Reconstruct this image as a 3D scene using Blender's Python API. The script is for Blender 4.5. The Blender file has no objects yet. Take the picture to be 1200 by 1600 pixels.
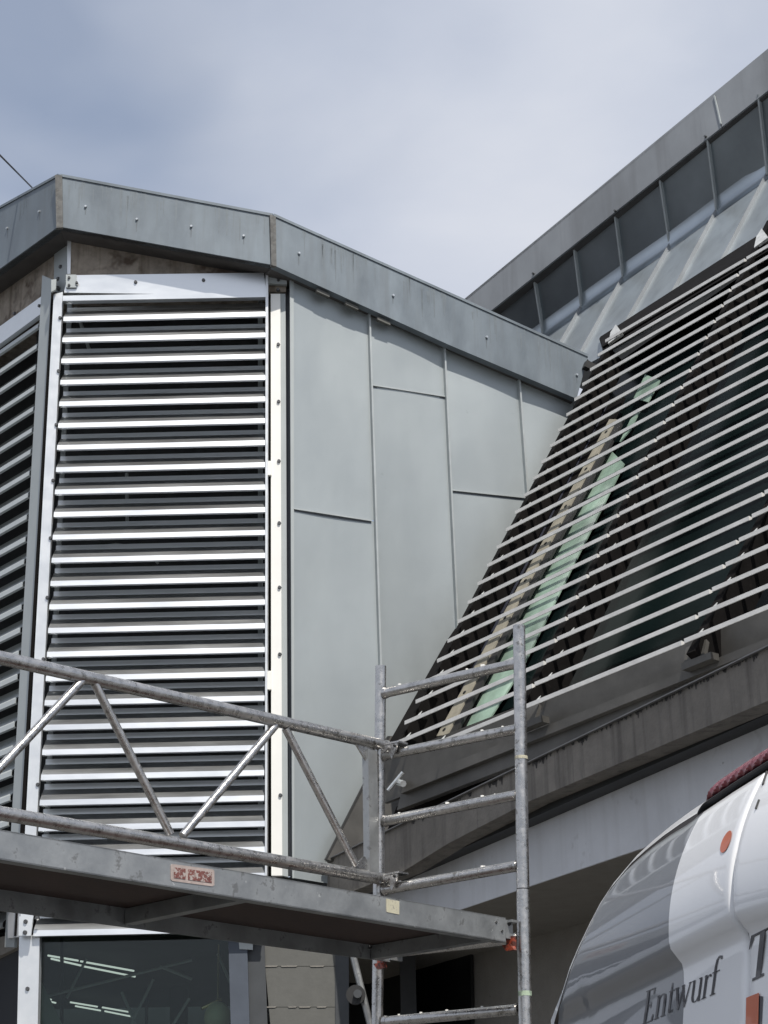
import bpy, bmesh, math, random
from mathutils import Vector as V, Matrix
random.seed(7); Z_ = V((0, 0, 1))
S = bpy.context.scene
COL = S.collection
# ------------------------------------------------------------------ camera
FPX = 3000.0                       # focal length in photo pixels
TH = math.atan(1200 / FPX)         # pitch up
RHO = 0.018                        # roll
R0 = V((1, 0, 0)); F0 = V((0, math.cos(TH), math.sin(TH))); U0 = V((0, -math.sin(TH), math.cos(TH)))
RR = math.cos(RHO) * R0 - math.sin(RHO) * U0
UU = math.sin(RHO) * R0 + math.cos(RHO) * U0
CAM = V((0, 0, 1.6))
cd = bpy.data.cameras.new('camera'); co = bpy.data.objects.new('camera', cd); COL.objects.link(co)
m = Matrix.Identity(4)
for i in range(3):
    m[i][0] = RR[i]; m[i][1] = UU[i]; m[i][2] = -F0[i]; m[i][3] = CAM[i]
co.matrix_world = m
cd.sensor_fit = 'VERTICAL'; cd.sensor_height = 24; cd.lens = 24 * FPX / 1600
cd.clip_start = 0.05; cd.clip_end = 2000
S.camera = co
# ------------------------------------------------------------------ light
SUN_EL = math.radians(56); SUN_AZ = math.radians(161)   # azimuth clockwise from +Y
sd = V((math.sin(SUN_AZ) * math.cos(SUN_EL), math.cos(SUN_AZ) * math.cos(SUN_EL), math.sin(SUN_EL)))
sl = bpy.data.lights.new('sun', 'SUN'); sl.energy = 4.5; sl.angle = math.radians(0.8); sl.color = (1, 0.95, 0.88)
so = bpy.data.objects.new('sun', sl); COL.objects.link(so); so.rotation_euler = sd.to_track_quat('Z', 'Y').to_euler()
W = bpy.data.worlds.new('World'); S.world = W; W.use_nodes = True
nt = W.node_tree; nt.nodes.clear()
def N(nt, t, **k):
    n = nt.nodes.new(t)
    for a, b in k.items():
        if a.startswith('i_'):
            n.inputs[a[2:].replace('_', ' ')].default_value = b
        else: setattr(n, a, b)
    return n
def ramp(nt, stops, src=None):
    r = nt.nodes.new('ShaderNodeValToRGB'); e = r.color_ramp.elements
    while len(e) < len(stops): e.new(0.5)
    for q, (p, c) in zip(e, stops):
        q.position = p; q.color = (c, c, c, 1) if not hasattr(c, '__len__') else (*c, 1)
    if src is not None: nt.links.new(src, r.inputs[0])
    return r
sky = N(nt, 'ShaderNodeTexSky', sky_type='NISHITA', sun_disc=False, sun_elevation=SUN_EL, sun_rotation=SUN_AZ, air_density=1.0, dust_density=1.2)
tc = N(nt, 'ShaderNodeTexCoord')
mp = N(nt, 'ShaderNodeMapping'); mp.inputs['Scale'].default_value = (1.0, 1.0, 1.9); mp.inputs['Location'].default_value = (-1.6, -0.09, 0.53); mp.inputs['Rotation'].default_value = (-0.24, -0.50, -0.16)
nt.links.new(tc.outputs['Generated'], mp.inputs[0])
n1 = N(nt, 'ShaderNodeTexNoise', i_Scale=3.2, i_Detail=3.5, i_Roughness=0.45, i_Distortion=0.35)
n2 = N(nt, 'ShaderNodeTexNoise', i_Scale=7.0, i_Detail=6, i_Roughness=0.5, i_Distortion=0.2)
nt.links.new(mp.outputs[0], n1.inputs['Vector']); nt.links.new(mp.outputs[0], n2.inputs['Vector'])
cov = ramp(nt, [(0.30, 0.45), (0.42, 0.80), (0.58, 0.97)], n1.outputs[0])
shade = ramp(nt, [(0.30, (3.7, 4.15, 5.1)), (0.50, (4.9, 5.25, 6.0)), (0.72, (6.2, 6.35, 6.75))], n2.outputs[0])
shade2 = ramp(nt, [(0.30, (3.9, 4.35, 5.3)), (0.5, (4.8, 5.15, 6.0)), (0.72, (5.9, 6.1, 6.7))], n1.outputs[0])
mm = N(nt, 'ShaderNodeMix', data_type='RGBA'); mm.inputs[0].default_value = 0.6
nt.links.new(shade.outputs[0], mm.inputs[6]); nt.links.new(shade2.outputs[0], mm.inputs[7])
mx = N(nt, 'ShaderNodeMix', data_type='RGBA')
nt.links.new(cov.outputs[0], mx.inputs[0]); nt.links.new(sky.outputs[0], mx.inputs[6]); nt.links.new(mm.outputs[2], mx.inputs[7])
bg = N(nt, 'ShaderNodeBackground'); bg.inputs[1].default_value = 0.125
ow = N(nt, 'ShaderNodeOutputWorld'); nt.links.new(mx.outputs[2], bg.inputs[0]); nt.links.new(bg.outputs[0], ow.inputs[0])
S.view_settings.view_transform = 'Standard'; S.view_settings.look = 'None'; S.view_settings.exposure = 0.0; S.view_settings.gamma = 1
S.view_settings.use_curve_mapping = False
# ------------------------------------------------------------------ materials
def mat(name, col, rough=0.6, metal=0.0, var=0.12, scale=3.0, stretch=(1, 1, 1), bump=0.0, bscale=40, spec=0.5, coat=0.0,
        spots=None, streak=None, emit=None, rvar=0.0, big=None):
    """colour with procedural grain; spots=(colour, threshold, scale, width); streak=(colour, amount, scale): vertical runs"""
    M = bpy.data.materials.new(name); M.use_nodes = True; t = M.node_tree; t.nodes.clear()
    o = N(t, 'ShaderNodeOutputMaterial'); p = N(t, 'ShaderNodeBsdfPrincipled'); t.links.new(p.outputs[0], o.inputs[0])
    p.inputs['Roughness'].default_value = rough; p.inputs['Metallic'].default_value = metal
    p.inputs['Specular IOR Level'].default_value = spec; p.inputs['Coat Weight'].default_value = coat; p.inputs['Coat Roughness'].default_value = 0.03
    g = N(t, 'ShaderNodeNewGeometry'); mpn = N(t, 'ShaderNodeMapping'); mpn.inputs['Scale'].default_value = stretch
    t.links.new(g.outputs['Position'], mpn.inputs[0])
    a = N(t, 'ShaderNodeTexNoise', i_Scale=scale, i_Detail=7.0, i_Roughness=0.62); t.links.new(mpn.outputs[0], a.inputs['Vector'])
    lo = tuple(c * (1 - var) for c in col); hi = tuple(min(1, c * (1 + var)) for c in col)
    r = ramp(t, [(0.3, lo), (0.7, hi)], a.outputs[0]); cur = r.outputs[0]
    if big:
        b = N(t, 'ShaderNodeTexNoise', i_Scale=big[0], i_Detail=3.0); t.links.new(g.outputs['Position'], b.inputs['Vector'])
        rb = ramp(t, [(0.32, 1 - big[1]), (0.68, 1 + big[1])], b.outputs[0])
        q = N(t, 'ShaderNodeMix', data_type='RGBA', blend_type='MULTIPLY'); q.inputs[0].default_value = 1
        t.links.new(cur, q.inputs[6]); t.links.new(rb.outputs[0], q.inputs[7]); cur = q.outputs[2]
    if streak:
        ms = N(t, 'ShaderNodeMapping'); ms.inputs['Scale'].default_value = (1, 1, 0.06); t.links.new(g.outputs['Position'], ms.inputs[0])
        b = N(t, 'ShaderNodeTexNoise', i_Scale=streak[2], i_Detail=4.0, i_Roughness=0.6); t.links.new(ms.outputs[0], b.inputs['Vector'])
        rb = ramp(t, [(0.5, 0.0), (0.68, streak[1])], b.outputs[0])
        q = N(t, 'ShaderNodeMix', data_type='RGBA'); t.links.new(rb.outputs[0], q.inputs[0]); t.links.new(cur, q.inputs[6]); q.inputs[7].default_value = (*streak[0], 1); cur = q.outputs[2]
    for sp in (spots or []):
        b = N(t, 'ShaderNodeTexNoise', i_Scale=sp[2], i_Detail=3.0, i_Roughness=0.7); t.links.new(g.outputs['Position'], b.inputs['Vector'])
        rb = ramp(t, [(sp[1], 0.0), (sp[1] + sp[3], sp[4])], b.outputs[0])
        q = N(t, 'ShaderNodeMix', data_type='RGBA'); t.links.new(rb.outputs[0], q.inputs[0]); t.links.new(cur, q.inputs[6]); q.inputs[7].default_value = (*sp[0], 1); cur = q.outputs[2]
    t.links.new(cur, p.inputs['Base Color'])
    if rvar:
        rr = ramp(t, [(0.3, max(0, rough - rvar)), (0.7, min(1, rough + rvar))], a.outputs[0]); t.links.new(rr.outputs[0], p.inputs['Roughness'])
    if bump:
        b = N(t, 'ShaderNodeTexNoise', i_Scale=bscale, i_Detail=5.0); t.links.new(g.outputs['Position'], b.inputs['Vector'])
        bn = N(t, 'ShaderNodeBump', i_Strength=bump, i_Distance=0.01); t.links.new(b.outputs[0], bn.inputs['Height']); t.links.new(bn.outputs[0], p.inputs['Normal'])
    if emit: p.inputs['Emission Color'].default_value = (*emit[0], 1); p.inputs['Emission Strength'].default_value = emit[1]
    return M
def glassmat(name, tint, reflect=0.08, body=None, rough=0.02):
    M = bpy.data.materials.new(name); M.use_nodes = True; t = M.node_tree; t.nodes.clear()
    o = N(t, 'ShaderNodeOutputMaterial'); gl = N(t, 'ShaderNodeBsdfGlossy'); gl.inputs['Roughness'].default_value = rough
    tr = N(t, 'ShaderNodeBsdfTransparent'); tr.inputs[0].default_value = (*tint, 1)
    fr = N(t, 'ShaderNodeFresnel', i_IOR=1.45); mixs = N(t, 'ShaderNodeMixShader')
    cur = tr
    if body:
        df = N(t, 'ShaderNodeBsdfDiffuse'); df.inputs[0].default_value = (*body[0], 1); mb = N(t, 'ShaderNodeMixShader'); mb.inputs[0].default_value = body[1]
        t.links.new(tr.outputs[0], mb.inputs[1]); t.links.new(df.outputs[0], mb.inputs[2]); cur = mb
    mu = N(t, 'ShaderNodeMath', operation='MULTIPLY'); mu.inputs[1].default_value = reflect; t.links.new(fr.outputs[0], mu.inputs[0])
    t.links.new(mu.outputs[0], mixs.inputs[0]); t.links.new(cur.outputs[0], mixs.inputs[1]); t.links.new(gl.outputs[0], mixs.inputs[2]); t.links.new(mixs.outputs[0], o.inputs[0])
    return M
M = {}
M['fascia'] = mat('weathered_zinc', (0.17, 0.20, 0.225), 0.52, 0.25, 0.2, 5, (1, 1, 0.35), 0.05, 25, streak=((0.15, 0.17, 0.185), 0.55, 12), big=(1.1, 0.14), rvar=0.1)
M['fascia_dark'] = mat('grey_zinc', (0.26, 0.275, 0.29), 0.6, 0.2, 0.12, 3, (1, 1, 0.5), 0.04, 20, streak=((0.17, 0.175, 0.18), 0.4, 6), big=(0.9, 0.12))
M['joint'] = mat('stained_joint', (0.14, 0.14, 0.135), 0.8, 0.1, 0.35, 25, spots=[((0.22, 0.20, 0.17), 0.6, 40, 0.05, 0.6)])
M['zinc'] = mat('pale_zinc_cladding', (0.375, 0.41, 0.418), 0.42, 0.4, 0.05, 1.6, (1, 1, 0.4), 0.35, 2.2, big=(0.8, 0.07), rvar=0.07, spots=[((0.27, 0.3, 0.3), 0.71, 9, 0.03, 0.4)])
M['seam'] = mat('seam_zinc', (0.42, 0.45, 0.45), 0.45, 0.3, 0.1, 8)
M['zinc_roof'] = mat('roof_zinc', (0.40, 0.44, 0.46), 0.30, 0.62, 0.12, 2.5, (1, 1, 0.6), 0.03, 12, streak=((0.30, 0.33, 0.35), 0.5, 9), big=(1.3, 0.12))
M['zinc_wall'] = mat('wall_zinc', (0.33, 0.37, 0.40), 0.28, 0.93, 0.12, 2.5, (1, 1, 0.6), 0.03, 12, big=(1.5, 0.16))
M['zinc_fold'] = mat('fold_zinc', (0.38, 0.42, 0.45), 0.30, 0.8, 0.12, 2.5, (1, 1, 0.6), 0.03, 12, big=(1.3, 0.12))
M['alu'] = mat('mill_aluminium', (0.76, 0.78, 0.79), 0.36, 0.55, 0.05, 9, (1, 1, 1), 0.02, 60, rvar=0.08)
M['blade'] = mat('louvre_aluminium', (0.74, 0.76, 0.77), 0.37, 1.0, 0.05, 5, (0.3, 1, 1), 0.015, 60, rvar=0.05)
M['blade_grey'] = mat('dimmed_blade', (0.46, 0.49, 0.49), 0.5, 0.25, 0.06, 5)  # facet 1 copy of the blade metal, weaker light put into its colour
M['run'] = mat('run_mark', (0.135, 0.155, 0.17), 0.6, 0.2, 0.15, 20)
M['run2'] = mat('rain_streak', (0.165, 0.19, 0.208), 0.55, 0.25, 0.1, 20)
M['white_alu'] = mat('bright_aluminium_strip', (0.88, 0.87, 0.82), 0.4, 0.1, 0.03, 5)
M['grey_alu'] = mat('grey_profile', (0.40, 0.43, 0.43), 0.5, 0.2, 0.05, 5)
M['dark_alu'] = mat('shadow_gap_profile', (0.12, 0.13, 0.145), 0.5, 0.2, 0.1, 5)
M['bolt'] = mat('bolt_steel', (0.12, 0.12, 0.12), 0.4, 0.7, 0.3, 50)
M['screw'] = mat('screw_head', (0.6, 0.62, 0.62), 0.3, 0.8, 0.2, 50)
M['conc'] = mat('stained_concrete', (0.30, 0.26, 0.215), 0.9, 0, 0.3, 9, bump=0.5, bscale=30, streak=((0.14, 0.11, 0.08), 0.8, 14), spots=[((0.075, 0.05, 0.035), 0.5, 5, 0.16, 0.85)])
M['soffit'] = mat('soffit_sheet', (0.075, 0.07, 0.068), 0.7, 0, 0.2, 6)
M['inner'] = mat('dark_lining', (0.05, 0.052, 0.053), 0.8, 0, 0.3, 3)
M['slat'] = mat('pale_slat', (0.66, 0.655, 0.635), 0.5, 0.0, 0.12, 12, bump=0.05, bscale=60)
M['bracket'] = mat('slat_bracket', (0.5, 0.51, 0.5), 0.5, 0.2, 0.2, 20)
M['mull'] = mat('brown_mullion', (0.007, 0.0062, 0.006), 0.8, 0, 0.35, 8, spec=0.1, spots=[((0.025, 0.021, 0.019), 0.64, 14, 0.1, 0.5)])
M['blind'] = mat('grey_strip', (0.17, 0.17, 0.17), 0.6, 0.1, 0.2, 10)
M['blue'] = mat('blue_grey_strip', (0.035, 0.038, 0.055), 0.6, 0.1, 0.3, 8)
M['cream'] = mat('cream_flat_bar', (0.29, 0.27, 0.215), 0.6, 0, 0.2, 10)
M['dglass'] = mat('dark_glazing', (0.004, 0.008, 0.008), 0.25, 0, 0.3, 2, spec=0.03)
M['green_refl'] = mat('pale_green_reflection', (0.23, 0.32, 0.26), 0.15, 0, 0.6, 2.2, spec=0.3)  # pale green colour standing in for a reflection
M['gutter'] = mat('gutter_metal', (0.098, 0.094, 0.086), 0.5, 0.3, 0.2, 6, big=(2, 0.2))
M['slab'] = None
M['whitew'] = mat('white_painted_wall', (0.60, 0.61, 0.63), 0.8, 0, 0.06, 4, bump=0.15, bscale=35, spots=[((0.38, 0.38, 0.38), 0.62, 5, 0.10, 0.5), ((0.2, 0.2, 0.2), 0.74, 15, 0.03, 0.6)], big=(0.8, 0.10), streak=((0.46, 0.46, 0.46), 0.3, 9))
M['taupe'] = mat('taupe_render', (0.26, 0.245, 0.22), 0.9, 0, 0.08, 8, bump=0.4, bscale=80, spots=[((0.1, 0.09, 0.08), 0.72, 9, 0.03, 0.6)])
M['panel'] = mat('grey_board', (0.118, 0.118, 0.108), 0.7, 0, 0.08, 12, bump=0.1)
M['bluecol'] = mat('blue_grey_column', (0.085, 0.10, 0.125), 0.55, 0.2, 0.12, 6)
M['darkcol'] = mat('dark_profile', (0.06, 0.065, 0.07), 0.6, 0.1, 0.15, 6)
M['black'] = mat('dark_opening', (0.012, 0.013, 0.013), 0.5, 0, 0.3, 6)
M['tube'] = mat('scaffold_aluminium', (0.50, 0.49, 0.475), 0.30, 0.95, 0.22, 30, (1, 1, 1), 0.12, 90, rvar=0.14,
    spots=[((0.20, 0.19, 0.17), 0.60, 26, 0.06, 0.75), ((0.72, 0.71, 0.68), 0.69, 42, 0.02, 0.9), ((0.20, 0.075, 0.045), 0.755, 11, 0.02, 0.85)])
M['rail'] = mat('platform_aluminium', (0.34, 0.35, 0.35), 0.45, 0.7, 0.2, 9, (1, 1, 1), 0.1, 60, rvar=0.1,
    spots=[((0.17, 0.17, 0.165), 0.6, 18, 0.08, 0.7), ((0.62, 0.62, 0.6), 0.70, 21, 0.02, 0.8)])
M['ply'] = mat('brown_plywood', (0.034, 0.015, 0.010), 0.6, 0, 0.25, 4, (3, 1, 1), 0.1, 40, spots=[((0.12, 0.1, 0.09), 0.72, 12, 0.03, 0.7)])
M['redst'] = mat('worn_red_sticker', (0.17, 0.06, 0.05), 0.6, 0, 0.3, 20, spots=[((0.42, 0.38, 0.35), 0.50, 75, 0.05, 0.9)])
M['pink'] = mat('worn_pink_film', (0.40, 0.33, 0.30), 0.6, 0, 0.2, 40)
M['yelst'] = mat('worn_cream_sticker', (0.50, 0.47, 0.35), 0.6, 0, 0.1, 20, spots=[((0.28, 0.26, 0.22), 0.55, 50, 0.04, 0.8)])
M['grnst'] = mat('green_tape', (0.42, 0.52, 0.38), 0.6, 0, 0.2, 20, spots=[((0.2, 0.25, 0.2), 0.52, 60, 0.04, 0.8)])
M['orange'] = mat('orange_red_plastic', (0.27, 0.05, 0.025), 0.4, 0, 0.2, 20, spots=[((0.05, 0.02, 0.015), 0.48, 55, 0.04, 0.9)])
M['wglass'] = glassmat('window_glass', (0.76, 0.84, 0.81), 1.0)
M['green_refl2'] = glassmat('painted_reflection_glass', (0.5, 0.5, 0.5), 1.6, ((0.11, 0.115, 0.125), 0.75))  # reflection put in as a diffuse grey body colour
M['greenp'] = mat('pale_green_sheet', (0.22, 0.28, 0.24), 0.6, 0, 0.1, 5)
M['inwall'] = mat('interior_wall', (0.30, 0.34, 0.32), 0.8, 0, 0.1, 3)
M['lamp'] = mat('lit_tube', (0.9, 0.9, 0.9), 0.5, emit=((1, 1, 0.96), 0.7))
M['brass'] = mat('brass_rim', (0.7, 0.55, 0.3), 0.22, 0.9, 0.1, 10)
M['globe'] = mat('olive_globe', (0.42, 0.41, 0.27), 0.4, 0, 0.1, 10)
M['asph'] = mat('asphalt', (0.05, 0.05, 0.048), 0.9, 0, 0.25, 30, bump=0.4, bscale=120)
M['pave'] = mat('pavement', (0.13, 0.127, 0.12), 0.9, 0, 0.15, 12, bump=0.3)
M['bitumen'] = mat('roof_bitumen', (0.018, 0.018, 0.019), 0.95, 0, 0.3, 6, spec=0.1)
M['rubber'] = mat('black_rubber', (0.02, 0.02, 0.02), 0.6, 0, 0.2, 20)
M['gap'] = mat('brown_gutter', (0.10, 0.085, 0.075), 0.5, 0, 0.2, 20)
M['lens'] = mat('red_lens', (0.20, 0.030, 0.042), 0.25, 0, 0.1, 20, coat=0.5)
M['ink'] = mat('black_print', (0.03, 0.028, 0.035), 0.35, 0, 0.05, 20, coat=0.3)
M['oprint'] = mat('orange_print', (0.55, 0.13, 0.05), 0.35, 0, 0.05, 20, coat=0.3)
# van paint and its grey field are set up with the van
# ------------------------------------------------------------------ object helpers
def mk(name, verts, faces, m, parent=None, smooth=False, origin=None):
    me = bpy.data.meshes.new(name)
    o = V(origin) if origin is not None else V((0, 0, 0))
    off = o if parent is None else V(parent.location)
    if parent is not None and parent.parent is not None: off = off + V(parent.parent.location)
    loc = V((0, 0, 0))
    if origin is not None: loc = o - off if parent is not None else o; off2 = o
    else: off2 = off if parent is not None else V((0, 0, 0))
    me.from_pydata([tuple(V(v) - off2) for v in verts], [], faces); me.validate()
    bm = bmesh.new(); bm.from_mesh(me); bmesh.ops.recalc_face_normals(bm, faces=bm.faces); bm.to_mesh(me); bm.free()
    if smooth:
        for p in me.polygons: p.use_smooth = True
        me.set_sharp_from_angle(angle=math.radians(38))
    me.materials.append(m)
    ob = bpy.data.objects.new(name, me); COL.objects.link(ob); ob.location = loc
    if parent is not None: ob.parent = parent
    return ob
def thing(name, loc, label, cat, group=None):
    o = bpy.data.objects.new(name, None); COL.objects.link(o); o.location = loc; o.empty_display_size = 0.2
    tag(o, label, cat, group); return o
def tag(o, label, cat, group=None):
    o['label'] = label; o['category'] = cat
    if group: o['group'] = group
    return o
def struct(o): o['kind'] = 'structure'; return o
class MB:
    def __init__(s): s.v = []; s.f = []
    def add(s, vs, fs): b = len(s.v); s.v += [V(x) for x in vs]; s.f += [tuple(i + b for i in f) for f in fs]
    def prism(s, pts, d):             # polygon extruded by vector d
        n = len(pts); d = V(d); pts = [V(p) for p in pts]
        s.add(pts + [p + d for p in pts], [tuple(range(n)), tuple(range(2 * n - 1, n - 1, -1))] + [(i, (i + 1) % n, n + (i + 1) % n, n + i) for i in range(n)])
    def box(s, c, ax, ay, az):        # centre and three half-extent vectors
        c = V(c); ax = V(ax); ay = V(ay); az = V(az)
        s.prism([c - ax - ay - az, c + ax - ay - az, c + ax + ay - az, c - ax + ay - az], 2 * az)
    def tube(s, a, b, r, n=16, r2=None, cap=True, open_end=False):
        a = V(a); b = V(b); d = (b - a).normalized(); x = d.orthogonal().normalized(); y = d.cross(x); r2 = r if r2 is None else r2
        vs = [a + r * (math.cos(t) * x + math.sin(t) * y) for t in [2 * math.pi * i / n for i in range(n)]] + [b + r2 * (math.cos(t) * x + math.sin(t) * y) for t in [2 * math.pi * i / n for i in range(n)]]
        fs = [(i, (i + 1) % n, n + (i + 1) % n, n + i) for i in range(n)]
        if cap: fs += [tuple(range(n))[::-1], tuple(range(n, 2 * n))]
        s.add(vs, fs)
    def obj(s, name, m, parent=None, smooth=False, origin=None): return mk(name, s.v, s.f, m, parent, smooth, origin)
class PL:                              # a vertical or leaning plane given by a point and outward normal
    def __init__(s, p, n): s.p = V(p); s.n = V(n).normalized()
    def pt(s, px, py, off=0.0):
        d = F0 + (px - 600) / FPX * RR + (800 - py) / FPX * UU
        p = s.p + s.n * off
        return CAM + d * ((p - CAM).dot(s.n) / d.dot(s.n))
def px(p):
    q = V(p) - CAM; k = q.dot(F0); return 600 + FPX * q.dot(RR) / k, 800 - FPX * q.dot(UU) / k
def hdir(az): a = math.radians(az); return V((math.sin(a), math.cos(a), 0))   # azimuth from +Y toward +X
def slab(name, pl, poly, off, thick, m, parent, mb=None, origin=None):        # shape on plane, pushed back
    b = mb or MB(); b.prism([pl.pt(x, y, off) for x, y in poly], -pl.n * thick)
    if mb is None: return b.obj(name, m, parent, origin=origin)
def bolt(pl, x, y, off, parent, m=None, r=0.013, h=0.012, name='bolt'):
    c = pl.pt(x, y, off); b = MB(); b.tube(c - pl.n * 0.004, c + pl.n * h, r, 8, r * 0.75); return b.obj(name, m or M['bolt'], parent)
# ------------------------------------------------------------------ planes (metres)
D2 = hdir(90.8)                                         # along facet 2, left to right
W2 = PL((0, 12, 0), D2.cross(V((0, 0, 1))))             # normal toward the viewer
if W2.n.y > 0: W2.n = -W2.n
FO = 0.28                                               # fascia stands out this far
A = W2.pt(92, 354, FO); B = W2.pt(427, 414, FO)
D1 = hdir(-40.6); n1_ = V((-D1.y, D1.x, 0)); n1_ = n1_ if n1_.y < 0 else -n1_
W1f = PL(A, n1_); W1 = PL(A - n1_ * FO, n1_)
D3 = hdir(66.7); n3_ = V((D3.y, -D3.x, 0)); n3_ = n3_ if n3_.y < 0 else -n3_
W3f = PL(B, n3_); W3 = PL(B - n3_ * 0.12, n3_)
Z = V((0, 0, 1))
hS = (F0 + (-2089 - 600) / FPX * RR + (800 - 2303) / FPX * UU).normalized(); BETA = math.radians(57)
nh = V((hS.y, -hS.x, 0)).normalized()
if nh.x < 0: nh = -nh
sS = nh * math.cos(BETA) + Z * math.sin(BETA)           # up-slope direction
nS = hS.cross(sS)
if nS.y > 0: nS = -nS
nS.normalize(); sS = nS.cross(hS); sS = sS if sS.z > 0 else -sS
SL0 = PL(W3f.pt(918, 590, 0.12), nS)                    # plane of the slat ends
G = PL(SL0.p - nS * 0.34, nS)                           # glazing / roof plane
Z_ = V((0, 0, 1)); f0 = G.pt(850, 522); f1 = G.pt(1121, 329)
dv = (f1 - f0); dv.z = 0; dv.normalize(); nv = V((dv.y, -dv.x, 0)); nv = nv if nv.y < 0 else -nv
fdir = (f1 - f0).normalized(); wv = Z_ * math.cos(math.radians(24)) + nv * math.sin(math.radians(24))
Vn = fdir.cross(wv); Vn = Vn if Vn.dot(nv) > 0 else -Vn
Vw = PL(f0, Vn)
DB = hdir(-26); nb = V((-DB.y, DB.x, 0)); nb = nb if nb.y < 0 else -nb
SB = PL(W3.pt(515, 1341, 0.05), nb)
# ================================================================== ground
def sheet(name, x0, y0, x1, y1, z, m, th=0.0):
    if th: b = MB(); b.prism([(x0, y0, z - th), (x1, y0, z - th), (x1, y1, z - th), (x0, y1, z - th)], (0, 0, th)); return struct(b.obj(name, m))
    return struct(mk(name, [(x0, y0, z), (x1, y0, z), (x1, y1, z), (x0, y1, z)], [(0, 1, 2, 3)], m))
sheet('ground', -400, -400, 400, 400, 0.0, M['asph'])
sheet('pavement', -30, 6.2, 30, 14, 0.12, M['pave'], 0.116)

# ================================================================== tower (left building)
T = thing('tower_building', (-1.5, 12.6, 0), 'angled tower clad in pale zinc sheets and silver louvres under a folded grey fascia', 'building')
def part(name, parent=T): o = bpy.data.objects.new(name, None); COL.objects.link(o); o.parent = parent; return o
# fascias -------------------------------------------------------------
def fascia(pl, poly, screws, m):
    f = slab('fascia', pl, poly, 0, 0.06, m, T)
    for x, y in screws:
        bolt(pl, x, y, 0, f, M['screw'], 0.011, 0.012, 'screw')
        c = pl.pt(x, y, .0012); ln = random.uniform(.06, .13); h_ = Z_.cross(pl.n).normalized()
        mk('run_mark', [c + h_ * .006, c - h_ * .006, c - h_ * .003 - Z_ * ln, c + h_ * .001 - Z_ * ln], [(0, 1, 2, 3)], M['run'], f)
    return f
W2f = PL(A, W2.n)
fa1 = fascia(W1f, [(-140, 402), (90, 274), (91, 354), (-140, 521)], [(12, 357), (62, 331), (-40, 384)], M['fascia'])
fa2 = fascia(W2f, [(94, 274), (426, 336), (427, 414), (93, 354)], [(134, 323), (214, 343), (299, 354), (381, 369)], M['fascia'])
fa3 = fascia(W3f, [(428, 336), (700, 456), (919, 556), (901, 623), (700, 538), (427, 414)], [(467, 396), (614, 462), (760, 527), (901, 586)], M['fascia'])
for f_, pl, x0, x1, yf in ((fa1, W1f, -20, 86, lambda x: 274 + (90 - x) * .556), (fa2, W2f, 100, 420, lambda x: 274 + (x - 94) * .187), (fa3, W3f, 434, 900, lambda x: 336 + (x - 428) * .447)):
    q = MB()
    for i in range(int((x1 - x0) / 9)):
        x = random.uniform(x0, x1); c = pl.pt(x, yf(x) + random.choice((1, 1, 12)), .001); ln = random.uniform(.05, .26); w_ = random.uniform(.003, .010); h_ = Z_.cross(pl.n).normalized()
        q.add([c + h_ * w_, c - h_ * w_, c - h_ * w_ * .3 - Z_ * ln, c + h_ * w_ * .3 - Z_ * ln], [(0, 1, 2, 3)])
    o = q.obj('rain_streaks', M['run2'], f_); o['kind'] = 'stuff'
# folded joint covers where the fascia turns a corner
for pl, poly in ((W2f, [(86, 273), (97, 274), (98, 355), (88, 356)]), (W3f, [(422, 335), (431, 338), (432, 416), (424, 414)])):
    slab('joint_cover', pl, poly, 0.012, 0.03, M['joint'], T)
# crimped top edges
for pl, a, b_ in ((W1f, (-140, 400), (90, 273)), (W2f, (94, 273), (426, 335)), (W3f, (428, 335), (919, 555))):
    p, q = pl.pt(*a, 0.008), pl.pt(*b_, 0.008); b = MB(); d = (q - p).normalized(); u = d.cross(pl.n); u = u if u.z > 0 else -u
    b.prism([p - u * .012, q - u * .012, q + u * .008, p + u * .008], -pl.n * 0.05); b.obj('drip_edge', M['fascia'], T)
# soffit under the overhang
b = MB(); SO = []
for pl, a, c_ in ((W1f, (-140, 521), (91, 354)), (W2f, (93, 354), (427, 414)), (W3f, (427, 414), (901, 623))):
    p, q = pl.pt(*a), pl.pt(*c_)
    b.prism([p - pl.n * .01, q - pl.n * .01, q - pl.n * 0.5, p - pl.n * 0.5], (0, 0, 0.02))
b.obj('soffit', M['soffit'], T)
# roof deck
pts = [W1f.pt(-140, 402), W1f.pt(90, 274), W2f.pt(426, 336), W3f.pt(700, 456), W3f.pt(919, 556)]
pts = [p - V((0, 0, 0.03)) for p in pts]
deck = pts + [pts[-1] + V((-2.5, 4, 0)), pts[0] + V((0.5, 4, 0))]
mk('roof', deck + [V((sum(p.x for p in deck) / 7, sum(p.y for p in deck) / 7, 8.4))], [(i, (i + 1) % 7, 7) for i in range(7)], M['bitumen'], T)
# concrete ring beam behind the louvre heads
slab('concrete_beam', W2, [(108, 342), (447, 395), (447, 456), (108, 458)], 0.08, 0.2, M['conc'], T)
slab('concrete_beam', W1, [(-140, 440), (88, 335), (88, 480), (-140, 640)], 0.08, 0.2, M['conc'], T)
# dark lining behind louvres
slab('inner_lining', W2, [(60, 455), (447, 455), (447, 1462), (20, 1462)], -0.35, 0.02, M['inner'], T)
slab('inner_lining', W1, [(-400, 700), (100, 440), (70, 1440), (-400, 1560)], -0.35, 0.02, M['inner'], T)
# corner post (left) -------------------------------------------------
cp = slab('corner_post', W1, [(85, 371), (106, 367), (104, 452), (84, 462)], 0.09, 0.05, M['grey_alu'], T)
slab('post_edge', W2, [(105, 372), (111, 374), (110, 428), (105, 428)], 0.09, 0.05, M['alu'], cp)
for x, y in ((95, 417), (91, 436), (90, 450), (93, 452)): bolt(W1, x, y, 0.09, cp, r=0.017)
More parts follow.
